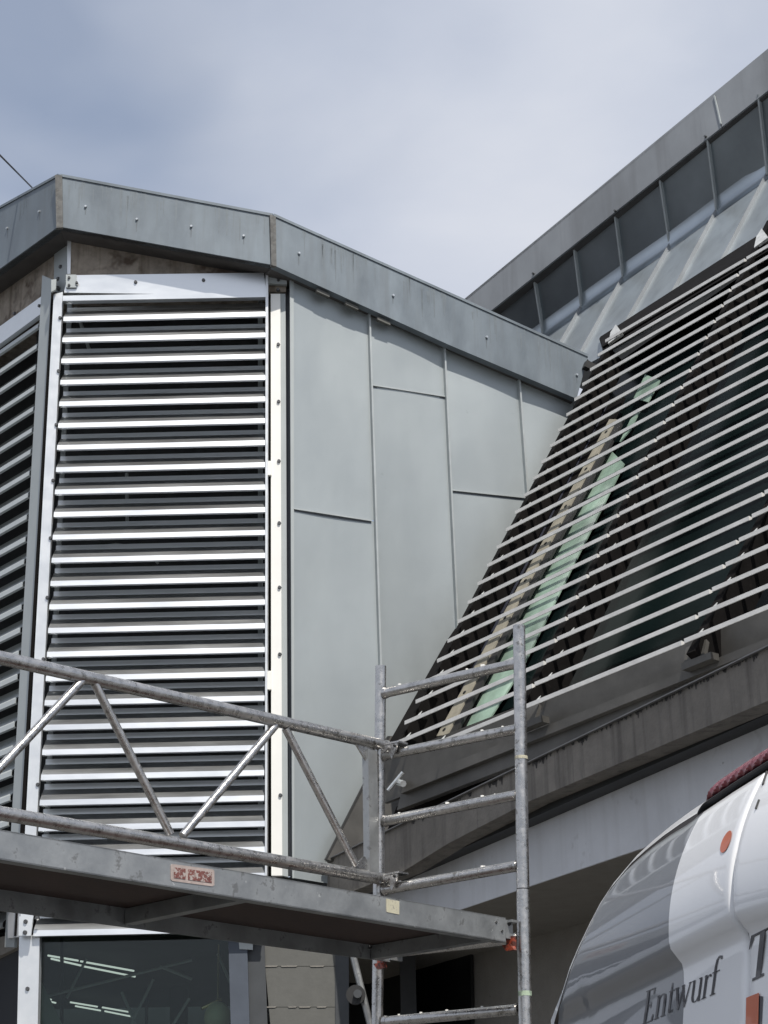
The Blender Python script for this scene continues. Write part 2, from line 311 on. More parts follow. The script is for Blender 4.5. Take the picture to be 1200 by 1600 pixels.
# angle flange of facet 1 and the frame strip beside the louvre
for nm, pl, poly, off, th, m in (
    ('angle_post', W1, [(66, 430), (82, 437), (22, 1480), (7, 1480)], 0.17, 0.02, 'grey_alu'),
    ('angle_return', W2, [(80, 437), (88, 436), (87, 452), (80, 456)], 0.15, 0.02, 'grey_alu'),
    ('shadow_strip', W2, [(80, 456), (88, 456), (30, 1462), (22, 1462)], 0.06, 0.03, 'mull'),
    ('side_profile', W2, [(84, 460), (98, 456), (50, 1440), (31, 1450)], 0.11, 0.05, 'alu'),
    ('head_rail', W2, [(106, 430), (412, 426), (417, 462), (100, 457)], 0.135, 0.04, 'blade'),
    ('right_frame', W2, [(415, 420), (419, 420), (417, 1368), (414, 1368)], 0.14, 0.10, 'alu'),
    ('gap_strip', W2, [(419, 425), (424, 425), (425, 1368), (417, 1368)], 0.04, 0.03, 'mull'),
    ('bright_strip', W2, [(423, 459), (438, 459), (441, 1368), (424, 1368)], 0.10, 0.05, 'white_alu'),
    ('edge_strip', W2, [(438, 459), (446, 459), (450, 1370), (441, 1368)], 0.085, 0.04, 'grey_alu'),
    ('shadow_profile', W2, [(446, 432), (458, 436), (463, 1370), (449, 1368)], 0.02, 0.02, 'dark_alu'),
    ('cladding_edge', W3, [(453, 434), (459, 434), (460, 1372), (457, 1372)], 0.03, 0.008, 'grey_alu'),
    ('post_bracket', W2, [(407, 424), (448, 421), (448, 444), (408, 442)], 0.12, 0.03, 'grey_alu'),
    ('header_clip', W2, [(103, 429), (119, 429), (119, 449), (103, 449)], 0.15, 0.012, 'grey_alu'),
):
    o = slab(nm, pl, poly, off, th, M[m], T)
    if nm == 'bright_strip':
        for i in range(9): bolt(W2, 434.5 + i * 0.45, 453 + 83.5 * 1.0 * i + i * i * 1.9, 0.10, o, r=0.014)
    if nm == 'side_profile':
        for i, (x, y) in enumerate(((92, 497), (89.5, 580), (86, 664), (81, 751), (77, 841), (72, 934), (66, 1030), (62, 1128), (57, 1226))): bolt(W2, x + 2, y, 0.11, o, r=0.014)
    if nm == 'head_rail':
        for x, y in ((212, 441), (318, 438)): bolt(W2, x, y, 0.135, o, r=0.014)
    if nm == 'header_clip':
        for x, y in ((108, 434), (108, 446), (120, 442)): bolt(W2, x, y, 0.15, o, r=0.011)
    if nm == 'post_bracket':
        for x, y in ((413, 432), (435, 427), (435, 438)): bolt(W2, x, y, 0.12, o, r=0.012)
for y0, y1 in ((720, 742), (1048, 1077)): slab('spacer_tab', W2, [(417, y0), (424, y0), (424, y1), (417, y1)], 0.12, 0.03, M['white_alu'], T)
slab('bracket_plate', W1, [(12, 1424), (30, 1424), (28, 1464), (12, 1466)], 0.19, 0.02, M['alu'], T)
bp = slab('bracket_plate', W2, [(30, 1432), (52, 1430), (48, 1462), (29, 1462)], 0.17, 0.02, M['alu'], T)
for x, y in ((40, 1440), (39, 1457), (58, 1434)): bolt(W2, x, y, 0.17, bp, r=0.016)
# louvres ------------------------------------------------------------
def louvre(pl, dr, left, right, ztop, nb_, pitch, bm_):
    """left/right are functions of z giving the end positions on the wall plane"""
    L = part('louvre_panel'); L.location = (0, 0, 0)
    prof = [(.115, -.003), (.135, 0), (.130, .036), (.032, .126), (.010, .124), (.010, .168), (.006, .168), (.006, .120), (.030, .121), (.126, .034), (.126, .006), (.115, .003)]
    meshes = {}
    for i in range(nb_):
        z = ztop - i * pitch
        a, c = left(z), right(z); ln = (c - a).length
        key = round(ln, 2)
        if key not in meshes:
            b = MB(); b.prism([pl.n * p[0] + Z * p[1] for p in prof], dr * ln)
            o = b.obj('blade', M[bm_], L); meshes[key] = o.data; o.data.transform(Matrix.Translation(V(T.location)))
        else: o = bpy.data.objects.new('blade', meshes[key]); COL.objects.link(o); o.parent = L
        o.location = a - V(T.location)
        o.rotation_euler = (0, 0, 0)
    return L
# facet 2: the ends follow the photographed frame
def zline(pl, pa, pb, off):
    p, q = pl.pt(*pa, off), pl.pt(*pb, off)
    return lambda z: (lambda r: V((r.x, r.y, z)) - pl.n * off)(p.lerp(q, (z - p.z) / (q.z - p.z)))
lf = zline(W2, (99, 502), (52, 1463), 0.13); rf = zline(W2, (415, 497), (415, 1452), 0.13)
ztop = W2.pt(99, 502, 0.13).z; zbot = W2.pt(52, 1463, 0.13).z
NB = 26
L2 = louvre(W2, D2, lf, rf, ztop, NB + 1, (ztop - zbot) / NB, 'blade')
slab('sill_blade', W2, [(98, 462), (415, 456), (415, 464), (98, 470)], 0.14, 0.05, M['blade'], L2)
# inner stiles with rivets visible between the blades
for x0, x1, y0, y1 in ((105, 62, 470, 1450), (403, 403, 470, 1450)):
    o = slab('stile', W2, [(x0, y0), (x0 + 7, y0), (x1 + 7, y1), (x1, y1)], -0.02, 0.03, M['grey_alu'], L2)
# stay rods behind the blades
def rod(pl, a, b_, off, r, m, parent, name='stay_rod'):
    q = MB(); q.tube(pl.pt(*a, off), pl.pt(*b_, off), r, 8); return q.obj(name, m, parent, True)
rod(W2, (118, 480), (142, 555), -0.1, 0.012, M['grey_alu'], L2)
rod(W2, (198, 740), (199, 830), -0.1, 0.012, M['grey_alu'], L2)
for i in range(6):                                      # looped cable behind the blades
    a0, a1 = math.pi * (0.15 + 0.117 * i), math.pi * (0.15 + 0.117 * (i + 1))
    rod(W2, (180 - 75 * math.cos(a0), 905 - 55 * math.sin(a0)), (180 - 75 * math.cos(a1), 905 - 55 * math.sin(a1)), -0.12, 0.008, M['grey_alu'], L2, 'cable_loop')
# facet 1
r1 = zline(W1, (62, 480), (3, 1455), 0.13)
z1t = W1.pt(60, 512, 0.13).z; pit1 = (ztop - zbot) / NB
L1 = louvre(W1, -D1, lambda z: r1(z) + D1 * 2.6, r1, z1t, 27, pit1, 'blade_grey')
slab('head_rail', W1, [(-140, 611), (66, 462), (64, 490), (-140, 640)], 0.135, 0.04, M['alu'], L1)
for x, y in ((23, 490), (62, 478)): bolt(W1, x, y, 0.135, L1, r=0.014)
# facet 3 cladding ----------------------------------------------------
def clad(poly):
    """a slightly oil-canned zinc sheet"""
    P = [W3.pt(x, y, 0.02) for x, y in poly]
    n = 14; vs = []; k = random.choice((-1, 1)) * random.uniform(.008, .02); ph = random.uniform(0, 6)
    for j in range(n + 1):
        for i in range(n + 1):
            u, w = i / n, j / n
            p = P[0].lerp(P[1], u).lerp(P[3].lerp(P[2], u), w)
            d = 16 * u * (1 - u) * w * (1 - w) * k + math.sin(w * 7 + ph) * 0.004 * math.sin(u * math.pi)
            vs.append(p + W3.n * d)
    fs = [(j * (n + 1) + i, j * (n + 1) + i + 1, (j + 1) * (n + 1) + i + 1, (j + 1) * (n + 1) + i) for j in range(n) for i in range(n)]
    o = mk('cladding_sheet', vs, fs, M['zinc'], T, smooth=True); return o
xs = lambda x0, y0, x1, y1: (lambda y: x0 + (x1 - x0) * (y - y0) / (y1 - y0))
s0 = xs(457, 434, 460, 1372); s1 = xs(575, 480, 593, 1050); s2 = xs(692, 535, 712, 960); s3 = xs(809, 590, 822, 775)
e4 = xs(1000, 560, 640, 1160)   # cladding runs on behind the slat frame
def q4(l, r, yt0, yt1, yb0, yb1): return [(l(yt0), yt0), (r(yt1), yt1), (r(yb1), yb1), (l(yb0), yb0)]
clad(q4(s0, s1, 425, 478, 795, 813)); clad(q4(s0, s1, 797, 815, 1372, 1395))
clad(q4(s1, s2, 478, 535, 601, 620)); clad(q4(s1, s2, 603, 622, 1300, 1310))
clad(q4(s2, s3, 535, 588, 765, 777)); clad(q4(s2, s3, 767, 779, 1180, 1200)); clad(q4(s3, lambda y: 935, 588, 640, 900, 905))
def seam(pl, a, b_, off, w=0.016, h=0.035, m='seam', parent=T, name='standing_seam'):
    p, q = pl.pt(*a, off), pl.pt(*b_, off); d = (q - p).normalized(); s = d.cross(pl.n).normalized()
    b = MB(); b.prism([p - s * w / 2, p + s * w / 2, p + s * w / 2 + pl.n * h, p - s * w * .3 + pl.n * h], d * (q - p).length)
    return b.obj(name, M[m], parent)
for a, c_ in (((575, 484), (593, 1050)), ((593, 1050), (600, 1300)), ((692, 538), (712, 960)), ((712, 960), (716, 1060)), ((809, 592), (822, 775)), ((822, 775), (826, 850))):
    seam(W3, a, c_, 0.02)
for a, c_ in (((458, 795), (580, 814)), ((580, 602), (695, 620)), ((705, 766), (820, 778))):
    seam(W3, a, c_, 0.02, 0.012, 0.012, 'seam', T, 'cross_seam')
    seam(W3, (a[0], a[1] + 2.6), (c_[0], c_[1] + 2.6), 0.018, 0.012, 0.003, 'dark_alu', T, 'cross_fold')
# timber packers showing under the fascia
for x, y in ((495, 450), (540, 470), (590, 494)): slab('packer', W3, [(x, y), (x + 20, y + 9), (x + 20, y + 14), (x, y + 5)], 0.10, 0.03, M['panel'], T)
# strip that closes the cladding against the leaning glass wall
slab('flashing', W3, [(606, 1150), (612, 1150), (523, 1343), (508, 1343)], 0.10, 0.02, M['rubber'], T)
# base of the tower ----------------------------------------------------
wf = slab('window_frame', W2, [(30, 1462), (62, 1460), (58, 1640), (26, 1640)], 0.10, 0.08, M['alu'], T)
bolt(W2, 43, 1545, 0.10, wf, r=0.015)
slab('frame_bead', W2, [(60, 1466), (64, 1466), (58, 1640), (54, 1640)], 0.05, 0.04, M['cream'], wf)
slab('window_pane', W2, [(62, 1462), (362, 1455), (362, 1990), (50, 1990)], 0.02, 0.012, M['wglass'], T)
slab('window_pane', W1, [(-330, 1640), (30, 1470), (26, 1990), (-330, 2040)], 0.02, 0.012, M['green_refl2'], T)
slab('window_head', W1, [(-140, 1490), (12, 1462), (32, 1466), (32, 1478), (-140, 1560)], 0.06, 0.1, M['taupe'], T)
slab('column', W2, [(356, 1440), (385, 1440), (402, 2000), (372, 2000)], 0.06, 0.12, M['bluecol'], T)
slab('column_edge', W2, [(384, 1440), (412, 1440), (432, 2000), (401, 2000)], 0.03, 0.12, M['darkcol'], T)
slab('column_label', W2, [(373, 1470), (395, 1471), (395, 1484), (374, 1483)], 0.068, 0.005, M['grey_alu'], T)
for y0, y1 in ((1440, 1509.4), (1510.2, 1573.2), (1574, 1720), (1721, 2000)):
    slab('wall_board', W2, [(408 + (y0 - 1440) * .09, y0), (526, y0), (526, y1), (408 + (y1 - 1440) * .09, y1)], 0.01 + random.uniform(0, .003), 0.03, M['panel'], T)
for yj in (1509.8, 1573.6):                              # pale filler left in the board joints
    xj = 414
    while xj < 505:
        ln = random.uniform(5, 26); slab('joint_filler', W2, [(xj, yj - .9), (xj + ln, yj - 1.1), (xj + ln - 2, yj + .7), (xj + 1, yj + .9)], 0.0155, 0.004, M['taupe'], T); xj += ln + random.uniform(2, 20)
slab('corner_profile', W2, [(524, 1440), (545, 1440), (545, 2000), (524, 2000)], 0.02, 0.08, M['darkcol'], T)
# interior seen through the window
b = MB(); b.box((-2.6, 17.5, 2.0), (2.8, 0, 0), (0, 0.05, 0), (0, 0, 2.0)); b.obj('interior_wall', M['inwall'], T)
b = MB(); b.box((-2.6, 14.6, 3.9), (2.8, 0, 0), (0, 2.6, 0), (0, 0, 0.05)); b.obj('interior_ceiling', M['inner'], T)
for x_ in (-4.2, 0.1): b = MB(); b.box((x_, 15, 2), (0.05, 0, 0), (0, 2.5, 0), (0, 0, 2.0)); b.obj('interior_wall', M['inner'], T)
IN = PL((0, 13.2, 0), (0, -1, 0)); IN2 = PL((0, 16.0, 0), (0, -1, 0))
slab('interior_post', IN, [(94, 1455), (98, 1455), (97, 1700), (93, 1700)], 0, 0.05, M['darkcol'], T)
slab('interior_post', IN2, [(228, 1455), (232, 1455), (229, 1700), (225, 1700)], 0, 0.05, M['bluecol'], T)
slab('interior_door', IN2, [(266, 1532), (294, 1530), (292, 1700), (264, 1700)], 0, 0.03, M['black'], T)
for a, c_ in (((190, 1550), (222, 1625)), ((135, 1498), (104, 1560)), ((60, 1560), (300, 1500)), ((205, 1600), (240, 1530)), ((340, 1490), (362, 1540)), ((250, 1510), (300, 1530)), ((296, 1560), (265, 1610))):
    rod(IN, a, c_, 0, 0.010, M['grey_alu'], T, 'interior_strut')
slab('green_sheet', IN, [(63, 1530), (97, 1600), (97, 1700), (60, 1700)], 0.3, 0.01, M['greenp'], T)
# lit tubes on the ceiling, each pair a fitting
CE = PL((0, 0, 3.78), (0, 0, -1))
def ceil_tube(a, c_, lab):
    o = MB(); p, q = CE.pt(*a), CE.pt(*c_); o.tube(p, q, 0.007, 8)
    ob = o.obj('ceiling_tube', M['lamp']); tag(ob, lab, 'ceiling light', 'lit tubes seen through the lower window'); return ob
for a, c_, lab in (((75, 1493), (122, 1501), 'lit white tube at the top left of the window, nearest the white frame'), ((126, 1502), (209, 1517), 'longest lit tube of the upper row behind the window'),
    ((80, 1498), (128, 1509), 'short lit tube just below the topmost one, left half of the window'), ((131, 1510), (211, 1526), 'lit tube directly under the longest tube of the upper row'),
    ((110, 1566), (152, 1573), 'short lit tube at the left of the lower row behind the window'), ((160, 1574), (200, 1581), 'short lit tube at the right of the lower row behind the window'),
    ((118, 1572), (157, 1579), 'lower tube under the left one of the lower row'), ((164, 1580), (204, 1588), 'lowest tube at the right of the lower row'),
    ((70, 1560), (80, 1562), 'tiny lit tube low beside the pale green sheet'), ((78, 1565), (87, 1567), 'tiny lit tube just right of the pale green sheet edge')):
    ceil_tube(a, c_, lab)
# brass rimmed globe lamp inside
LP = IN.pt(340, 1590, 0.9)
gl = thing('pendant_lamp', LP, 'olive round lamp with a shiny brass rim behind the lower window beside the column', 'lamp')
def ball(c, r, sq=1.0, n=16):
    b = MB(); vs = []; fs = []
    for j in range(n + 1):
        t = math.pi * j / n
        for i in range(n): a = 2 * math.pi * i / n; vs.append(V(c) + V((r * math.sin(t) * math.cos(a), r * math.sin(t) * math.sin(a), sq * r * math.cos(t))))
    for j in range(n):
        for i in range(n): fs.append((j * n + i, j * n + (i + 1) % n, (j + 1) * n + (i + 1) % n, (j + 1) * n + i))
    b.add(vs, fs); return b
ball(LP, 0.085, 1.15).obj('globe', M['globe'], gl, True)
b = MB(); b.tube(LP + V((-.10, -.02, .055)), LP + V((.02, .02, .115)), 0.012, 10); b.tube(LP + V((0, 0, .08)), LP + V((0, 0, .45)), 0.006, 8); b.obj('rim', M['brass'], gl, True)
# knob and strut on the wall beside the board
KN = PL((0, 11.2, 0), (0, -1, 0))
kc = KN.pt(556, 1556)
kn = thing('wall_stay', kc, 'dark round knob on a grey diagonal stay between the board and the scaffold post', 'stay')
rod(KN, (548, 1478), (588, 1640), 0, 0.02, M['rail'], kn, 'stay_bar')
b = MB(); b.tube(kc + V((0, -.02, 0)), kc + V((0, -.05, 0)), 0.055, 20); b.obj('disc', M['rubber'], kn, True)
b = MB(); b.tube(kc + V((.012, -.05, 0)), kc + V((.012, -.09, 0)), 0.024, 14); b.obj('knob', M['darkcol'], kn, True)
# overhead wire
w0 = W1f.pt(-60, 182, 2.0); w1 = W1f.pt(53, 296, -0.6)
b = MB(); b.tube(w0 + (w0 - w1) * 1.2, w1, 0.006, 6); tag(b.obj('overhead_wire', M['rubber']), 'thin dark wire rising from the tower roof into the sky at upper left', 'wire')

# ================================================================== leaning glass wall and zinc building
K = thing('zinc_building', (4, 13, 0), 'dark zinc building on the right with a leaning glass wall behind rows of slats', 'building')
sm = lambda nm, pl, poly, off, th, m, parent=K: slab(nm, pl, poly, off, th, M[m], parent)
# glazing sheets and upright strips on plane G
sm('dark_pane', G, [(925, 595), (1600, 119), (1600, 868), (1230, 1040), (600, 1170)], 0.0, 0.04, 'dglass')
Lc = lambda pts, w0_, w1_: [(pts[0][0] - w0_, pts[0][1]), (pts[0][0] + w0_, pts[0][1]), (pts[1][0] + w1_, pts[1][1]), (pts[1][0] - w1_, pts[1][1])]
sm('edge_frame', G, [(925, 600), (945, 600), (640, 1165), (605, 1165)], 0.06, 0.05, 'mull')
sm('grey_strip', G, [(935, 620), (947, 620), (658, 1165), (630, 1165)], 0.10, 0.02, 'blind')
sm('blue_strip', G, [(947, 620), (955, 620), (683, 1160), (658, 1162)], 0.09, 0.02, 'blue')
sm('brown_strip', G, [(955, 620), (975, 620), (712, 1155), (683, 1158)], 0.085, 0.02, 'mull')
cb = sm('drilled_bar', G, [(952, 655), (963, 655), (698, 1148), (682, 1150)], 0.12, 0.012, 'cream')
for t in [0.04 + 0.118 * i for i in range(9)]:
    x = 958 + (690 - 958) * t; y = 655 + (1148 - 655) * t; bolt(G, x, y, 0.12, cb, M['black'], 0.018, 0.003, 'bolt_hole')
sm('rubber_gasket', G, [(964, 655), (974, 655), (713, 1142), (699, 1148)], 0.11, 0.02, 'rubber')
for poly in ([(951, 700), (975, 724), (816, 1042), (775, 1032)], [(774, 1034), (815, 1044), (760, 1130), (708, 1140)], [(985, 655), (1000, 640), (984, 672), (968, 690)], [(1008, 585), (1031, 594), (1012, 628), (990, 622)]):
    sm('painted_reflection', G, poly, 0.05, 0.01, 'green_refl')  # daylight mirrored in the glazing, put in as pale green panels
# uprights behind the slats
def upright(pa, pb, w, nm='mullion'):
    p, q = SL0.pt(*pa, -0.04), SL0.pt(*pb, -0.04); b = MB(); sgn = hS if (p - q).dot(hS) > 0 else hS
    d = (q - p)
    b.prism([p, p + hS * w, p + hS * w - nS * 0.2, p - nS * 0.2], d)
    return b.obj(nm, M['mull'], K)
ups = [((1198, 345), (812, 1098)), ((1330, 530), (1072, 1022))]
um = [upright(a, c_, -0.06) for a, c_ in ups]
upright((944, 545), (613, 1170), -0.05, 'edge_fin')
# slats ---------------------------------------------------------------
NS = 24
la, lb = SL0.pt(615, 1163), SL0.pt(946, 533)
ma, mb_ = [(SL0.pt(*p)) for p in ((833, 1072), (1176, 383))]
na, nb2 = [(SL0.pt(*p)) for p in ((1068, 1002), (1340, 500))]
n_b = V((-hS.y, hS.x, 0)).normalized(); n_b = n_b if n_b.y < 0 else -n_b
sg = thing('slat_screen', SL0.pt(615, 1163), 'screen of pale horizontal slats over the leaning dark glass wall', 'sun screen')
def along(p, q, ref):                                   # point on line pq at the slope height of ref
    u = (ref - p).dot(sS) / (q - p).dot(sS); return p + (q - p) * u
prof = [(0, -.013), (.003, -.0115), (.003, .0115), (0, .013), (-.022, .010), (-.022, -.001)]
hd = -hS                                                # towards the viewer's right
def slat(p, q, name='slat'):
    b = MB(); d = (q - p); b.prism([p + n_b * a + Z * c for a, c in prof], d); return b.obj(name, M['slat'], sg)
for i in range(-1, NS):
    L_ = la.lerp(lb, i / (NS - 1))
    m1 = along(ma, mb_, L_); m2 = along(na, nb2, L_)
    if i < 0: L_ = L_ + hd * 0.42
    slat(L_, m1 - hd * 0.009); slat(m1 + hd * 0.009 + sS * .006, m2 - hd * 0.009); slat(m2 + hd * 0.009 + sS * .006, m2 + hd * 2.2)
    for c in (L_ + hd * 0.10, m1 + hd * 0.10, m2 + hd * 0.10):   # small light bracket behind each slat
        b = MB(); b.prism([c + sS * 0.008 - nS * .012, c - hd * 0.055 + sS * 0.008 - nS * .012, c - hd * 0.01 + sS * 0.085 - nS * .02], -nS * 0.004); b.obj('bracket', M['bracket'], sg)
# white tips at the top of the uprights
for x, y in ((962, 515), (1190, 365)):
    slab('bracket_tip', SL0, [(x, y - 8), (x + 10, y + 6), (x - 12, y + 22), (x - 8, y + 4)], -0.03, 0.02, M['bracket'], sg)
top = [SL0.pt(944, 536, -.05), SL0.pt(1600, 142, -.05)]
b = MB(); b.prism([top[0], top[1], top[1] - sS * .05, top[0] - sS * .05], -nS * 0.06); b.obj('top_rail', M['mull'], sg)
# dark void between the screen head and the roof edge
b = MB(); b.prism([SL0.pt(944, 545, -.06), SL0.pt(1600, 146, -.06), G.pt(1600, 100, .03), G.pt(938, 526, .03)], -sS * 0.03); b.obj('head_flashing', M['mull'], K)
# cheek closing the wall against the tower
b = MB(); b.prism([SL0.pt(945, 548, -.08), SL0.pt(616, 1166, -.08), W3.pt(645, 1180, 0.0), W3.pt(955, 600, 0.0)], hd * 0.03); b.obj('cheek', M['mull'], K)
slab('cheek_panel', W3, [(611, 1150), (660, 1150), (640, 1390), (512, 1343)], 0.11, 0.05, M['gutter'], K)
# zinc roof slope above the slats, seam by seam
fold = [(770, 579), (850, 522), (910, 479), (975, 433), (1048, 383), (1121, 329), (1200, 272), (1290, 206), (1390, 133), (1500, 53)]
low = [(735, 640), (818, 580), (866, 559), (898, 570), (960, 541), (1034, 495), (1118, 438), (1200, 380)]
drp = [(-60, 106), (-60, 106), (-62, 110), (-69, 125), (-77, 138), (-78, 147), (-80, 155), (-86, 165), (-90, 172), (-95, 180)]
for i in range(len(fold) - 1):
    a, c_ = fold[i], fold[i + 1]
    sm('roof_sheet', G, [a, c_, (c_[0] + drp[i + 1][0] * 1.2, c_[1] + drp[i + 1][1] * 1.2), (a[0] + drp[i][0] * 1.2, a[1] + drp[i][1] * 1.2)], 0.0, 0.02, 'zinc_roof')
    mid = ((a[0] + c_[0]) / 2, (a[1] + c_[1]) / 2)
for i in range(1, len(fold)):
    a = fold[i]; seam(G, (a[0] + 1, a[1]), (a[0] + drp[i][0] * 1.2, a[1] + drp[i][1] * 1.2), 0.0, 0.010, 0.028, 'fascia_dark', K)
# rounded fold between the two
for i in range(len(fold) - 1):
    vs = []
    for q_ in (i, i + 1):
        x, y = fold[q_]; c0 = G.pt(x, y, .001); dn = (G.pt(x + drp[q_][0], y + drp[q_][1], .004) - c0).normalized()
        up_ = (Vw.pt(x - 8 , y - 60) - Vw.pt(x, y)).normalized()
        for k_ in range(9):
            t = k_ / 8; vs.append((c0 + up_ * .11) * (1 - t) ** 2 + (c0 + Vn * .004) * 2 * t * (1 - t) + (c0 + dn * .11) * t * t + Vn * .002)
    mk('folded_sheet', vs, [(j, j + 1, j + 10, j + 9) for j in range(8)], M['zinc_fold'], K, True)
# zinc wall leaning out under the eaves
topv = [(742, 500), (835, 427), (898, 380), (962, 330), (1032, 276), (1107, 217), (1187, 153), (1270, 90), (1370, 12), (1480, -74)]
for i in range(len(fold) - 1):
    a, c_, d_, e_ = fold[i], fold[i + 1], topv[i + 1], topv[i]
    k = lambda p, q: (q[0] + (q[0] - p[0]) * .06, q[1] + (q[1] - p[1]) * .06)
    sm('wall_sheet', Vw, [a, c_, k(c_, d_), k(a, e_)], 0.0, 0.02, 'zinc_wall')
for i in range(1, len(fold)):
    seam(Vw, (fold[i][0] + 1, fold[i][1] + 1), (topv[i][0], topv[i][1] - 5), 0.0, 0.018, 0.045, 'seam', K)
e0, e1 = Vw.pt(835, 427), Vw.pt(1187, 153)
Vf = PL(e0 if (e0 - e1).dot(nv) > 0 else e1, nv); Vf = PL(Vf.p + nv * 0.04, nv)
fo = sm('eaves_fascia', Vf, [(700, 488), (1117, 148), (1127, 199), (745, 503)], 0.0, 0.05, 'fascia_dark')
fo = sm('eaves_fascia', Vf, [(1118, 147), (1600, -254), (1600, -173), (1128, 198)], 0.001, 0.05, 'fascia_dark')
seam(Vf, (1117, 150), (1127, 194), 0.0, 0.012, 0.012, 'seam', K, 'fascia_joint')
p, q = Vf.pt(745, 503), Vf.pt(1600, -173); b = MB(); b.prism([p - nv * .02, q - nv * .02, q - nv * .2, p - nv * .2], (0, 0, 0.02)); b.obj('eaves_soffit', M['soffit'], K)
p, q = Vf.pt(700, 488), Vf.pt(1600, -254); b = MB(); b.prism([p, q, q - nv * 5 - Z * .3, p - nv * 5 - Z * .3], (0, 0, -0.03)); b.obj('roof', M['fascia_dark'], K)
for x, y in ((834, 428), (962, 330), (1103, 214)):
    bolt(Vf, x, y, 0.0, K, M['bolt'], 0.012, 0.02, 'hook')
# dark gutter end beside the tower fascia
slab('gutter_end', W3f, [(918, 562), (932, 570), (922, 576), (914, 572)], 0.05, 0.05, M['rubber'], K)
# beams below the slats -----------------------------------------------
GB = PL(SL0.pt(614, 1175, -0.10), n1_)                  # upright plane parallel to the slats
n_b = V((-hS.y, hS.x, 0)).normalized(); n_b = n_b if n_b.y < 0 else -n_b
GB = PL(SL0.pt(700, 1160, -0.12), n_b)
sm('gutter_back', GB, [(600, 1185), (1600, 796), (1600, 864), (600, 1255)], 0.0, 0.03, 'gutter')
sm('gutter_lip', GB, [(620, 1226), (1600, 839), (1600, 850), (626, 1240)], 0.09, 0.10, 'gutter')
sm('gutter_front', GB, [(626, 1242), (1600, 853), (1600, 893), (620, 1266)], 0.05, 0.05, 'gutter')
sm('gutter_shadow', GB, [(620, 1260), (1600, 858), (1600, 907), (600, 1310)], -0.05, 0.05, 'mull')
def foot(x, y, s):                                      # forked foot of an upright
    c = GB.pt(x, y, 0.12); b = MB()
    b.box(c, -hd * .07 * s, nS * .012, sS * .03 * s + V((0, 0, .02))); b.box(c + hd * .02 - Z * .055 * s, hd * .10 * s, n_b * .03, Z * .018)
    return b.obj('upright_foot', M['gutter'], K)
foot(1088, 1020, 1.0); foot(828, 1118, 1.0)
# bolts at the gutter end, left of the scaffold
gb = MB(); c = GB.pt(622, 1222, 0.12)
gb.tube(c, c + V((0.03, -0.08, -0.03)), 0.02, 8); gb.tube(c + V((-.06, 0, -.05)), c + V((.03, -.03, .05)), 0.012, 8); gb.obj('gutter_bolt', M['screw'], K)
# concrete slab edge
ms = mat('stained_slab_edge', (0.205, 0.187, 0.163), 0.85, 0, 0.16, 7, bump=0.5, bscale=40, streak=((0.10, 0.09, 0.08), 0.75, 16), big=(1.2, 0.1))
sm_ = slab('slab_edge', SB, [(430, 1381), (515, 1341), (704, 1252), (1240, 990), (1700, 765), (1700, 882), (1240, 1078), (1200, 1095), (827, 1252), (700, 1318), (629, 1362), (430, 1440)], 0.0, 0.12, ms, K)
p, q = SB.pt(515, 1340, .02), SB.pt(1700, 764, .02); b = MB(); b.prism([p, q, q - Z * .006, p - Z * .006], -nb * 0.05); b.obj('slab_trim', M['blind'], K)
# dark drips running down from the trim
rnd = random.Random(3); b = MB()
for i in range(150):
    t = rnd.random() ** 0.85; x = 640 + 560 * t; yt = 1252 - 0.4888 * (x - 704) + 0.4 if x > 704 else 1252 + 0.471 * (704 - x)
    wd = rnd.uniform(1.0, 3.4); ln = rnd.uniform(2, 9) * (1.7 if rnd.random() < .12 else 1)
    P = [SB.pt(x - wd, yt + .49 * wd + 1, .0015), SB.pt(x + wd, yt - .49 * wd + 1, .0015), SB.pt(x + wd * .3 + .3, yt + ln, .0015), SB.pt(x - wd * .1, yt + ln, .0015)]
    b.add(P, [(0, 1, 2, 3)])
o = b.obj('drip_stains', mat('drip_stain', (0.045, 0.042, 0.04), 0.9, 0, 0.3, 30), K); o['kind'] = 'stuff'
# white band, its soffit and the recessed wall
sm('underside_shade', SB, [(480, 1405), (629, 1352), (700, 1308), (827, 1242), (1240, 1068), (1700, 874), (1700, 908), (1240, 1098), (827, 1280), (629, 1366), (480, 1440)], -0.12, 0.1, 'black')  # black strip painted in for the shade under the slab
WB = PL(SB.p - nb * 0.22, nb); RW = PL(SB.p - nb * 1.1, nb)
sm('white_beam', WB, [(400, 1420), (629, 1345), (827, 1240), (1240, 1070), (1700, 881), (1700, 1094), (1240, 1247), (990, 1330), (738, 1415), (400, 1528)], 0.0, 0.2, 'whitew')
p, q = WB.pt(400, 1528), WB.pt(1700, 1094)
b = MB(); b.prism([p - nb * .01, q - nb * .01, q - nb * 1.0, p - nb * 1.0], Z * 0.02); b.obj('beam_soffit', M['taupe'], K)
sm('recess_wall', RW, [(420, 1380), (1800, 1080), (1800, 1990), (420, 1990)], -0.02, 0.1, 'taupe')
sm('dark_opening', RW, [(545, 1497), (735, 1490), (743, 1990), (545, 1990)], 0.01, 0.02, 'black')
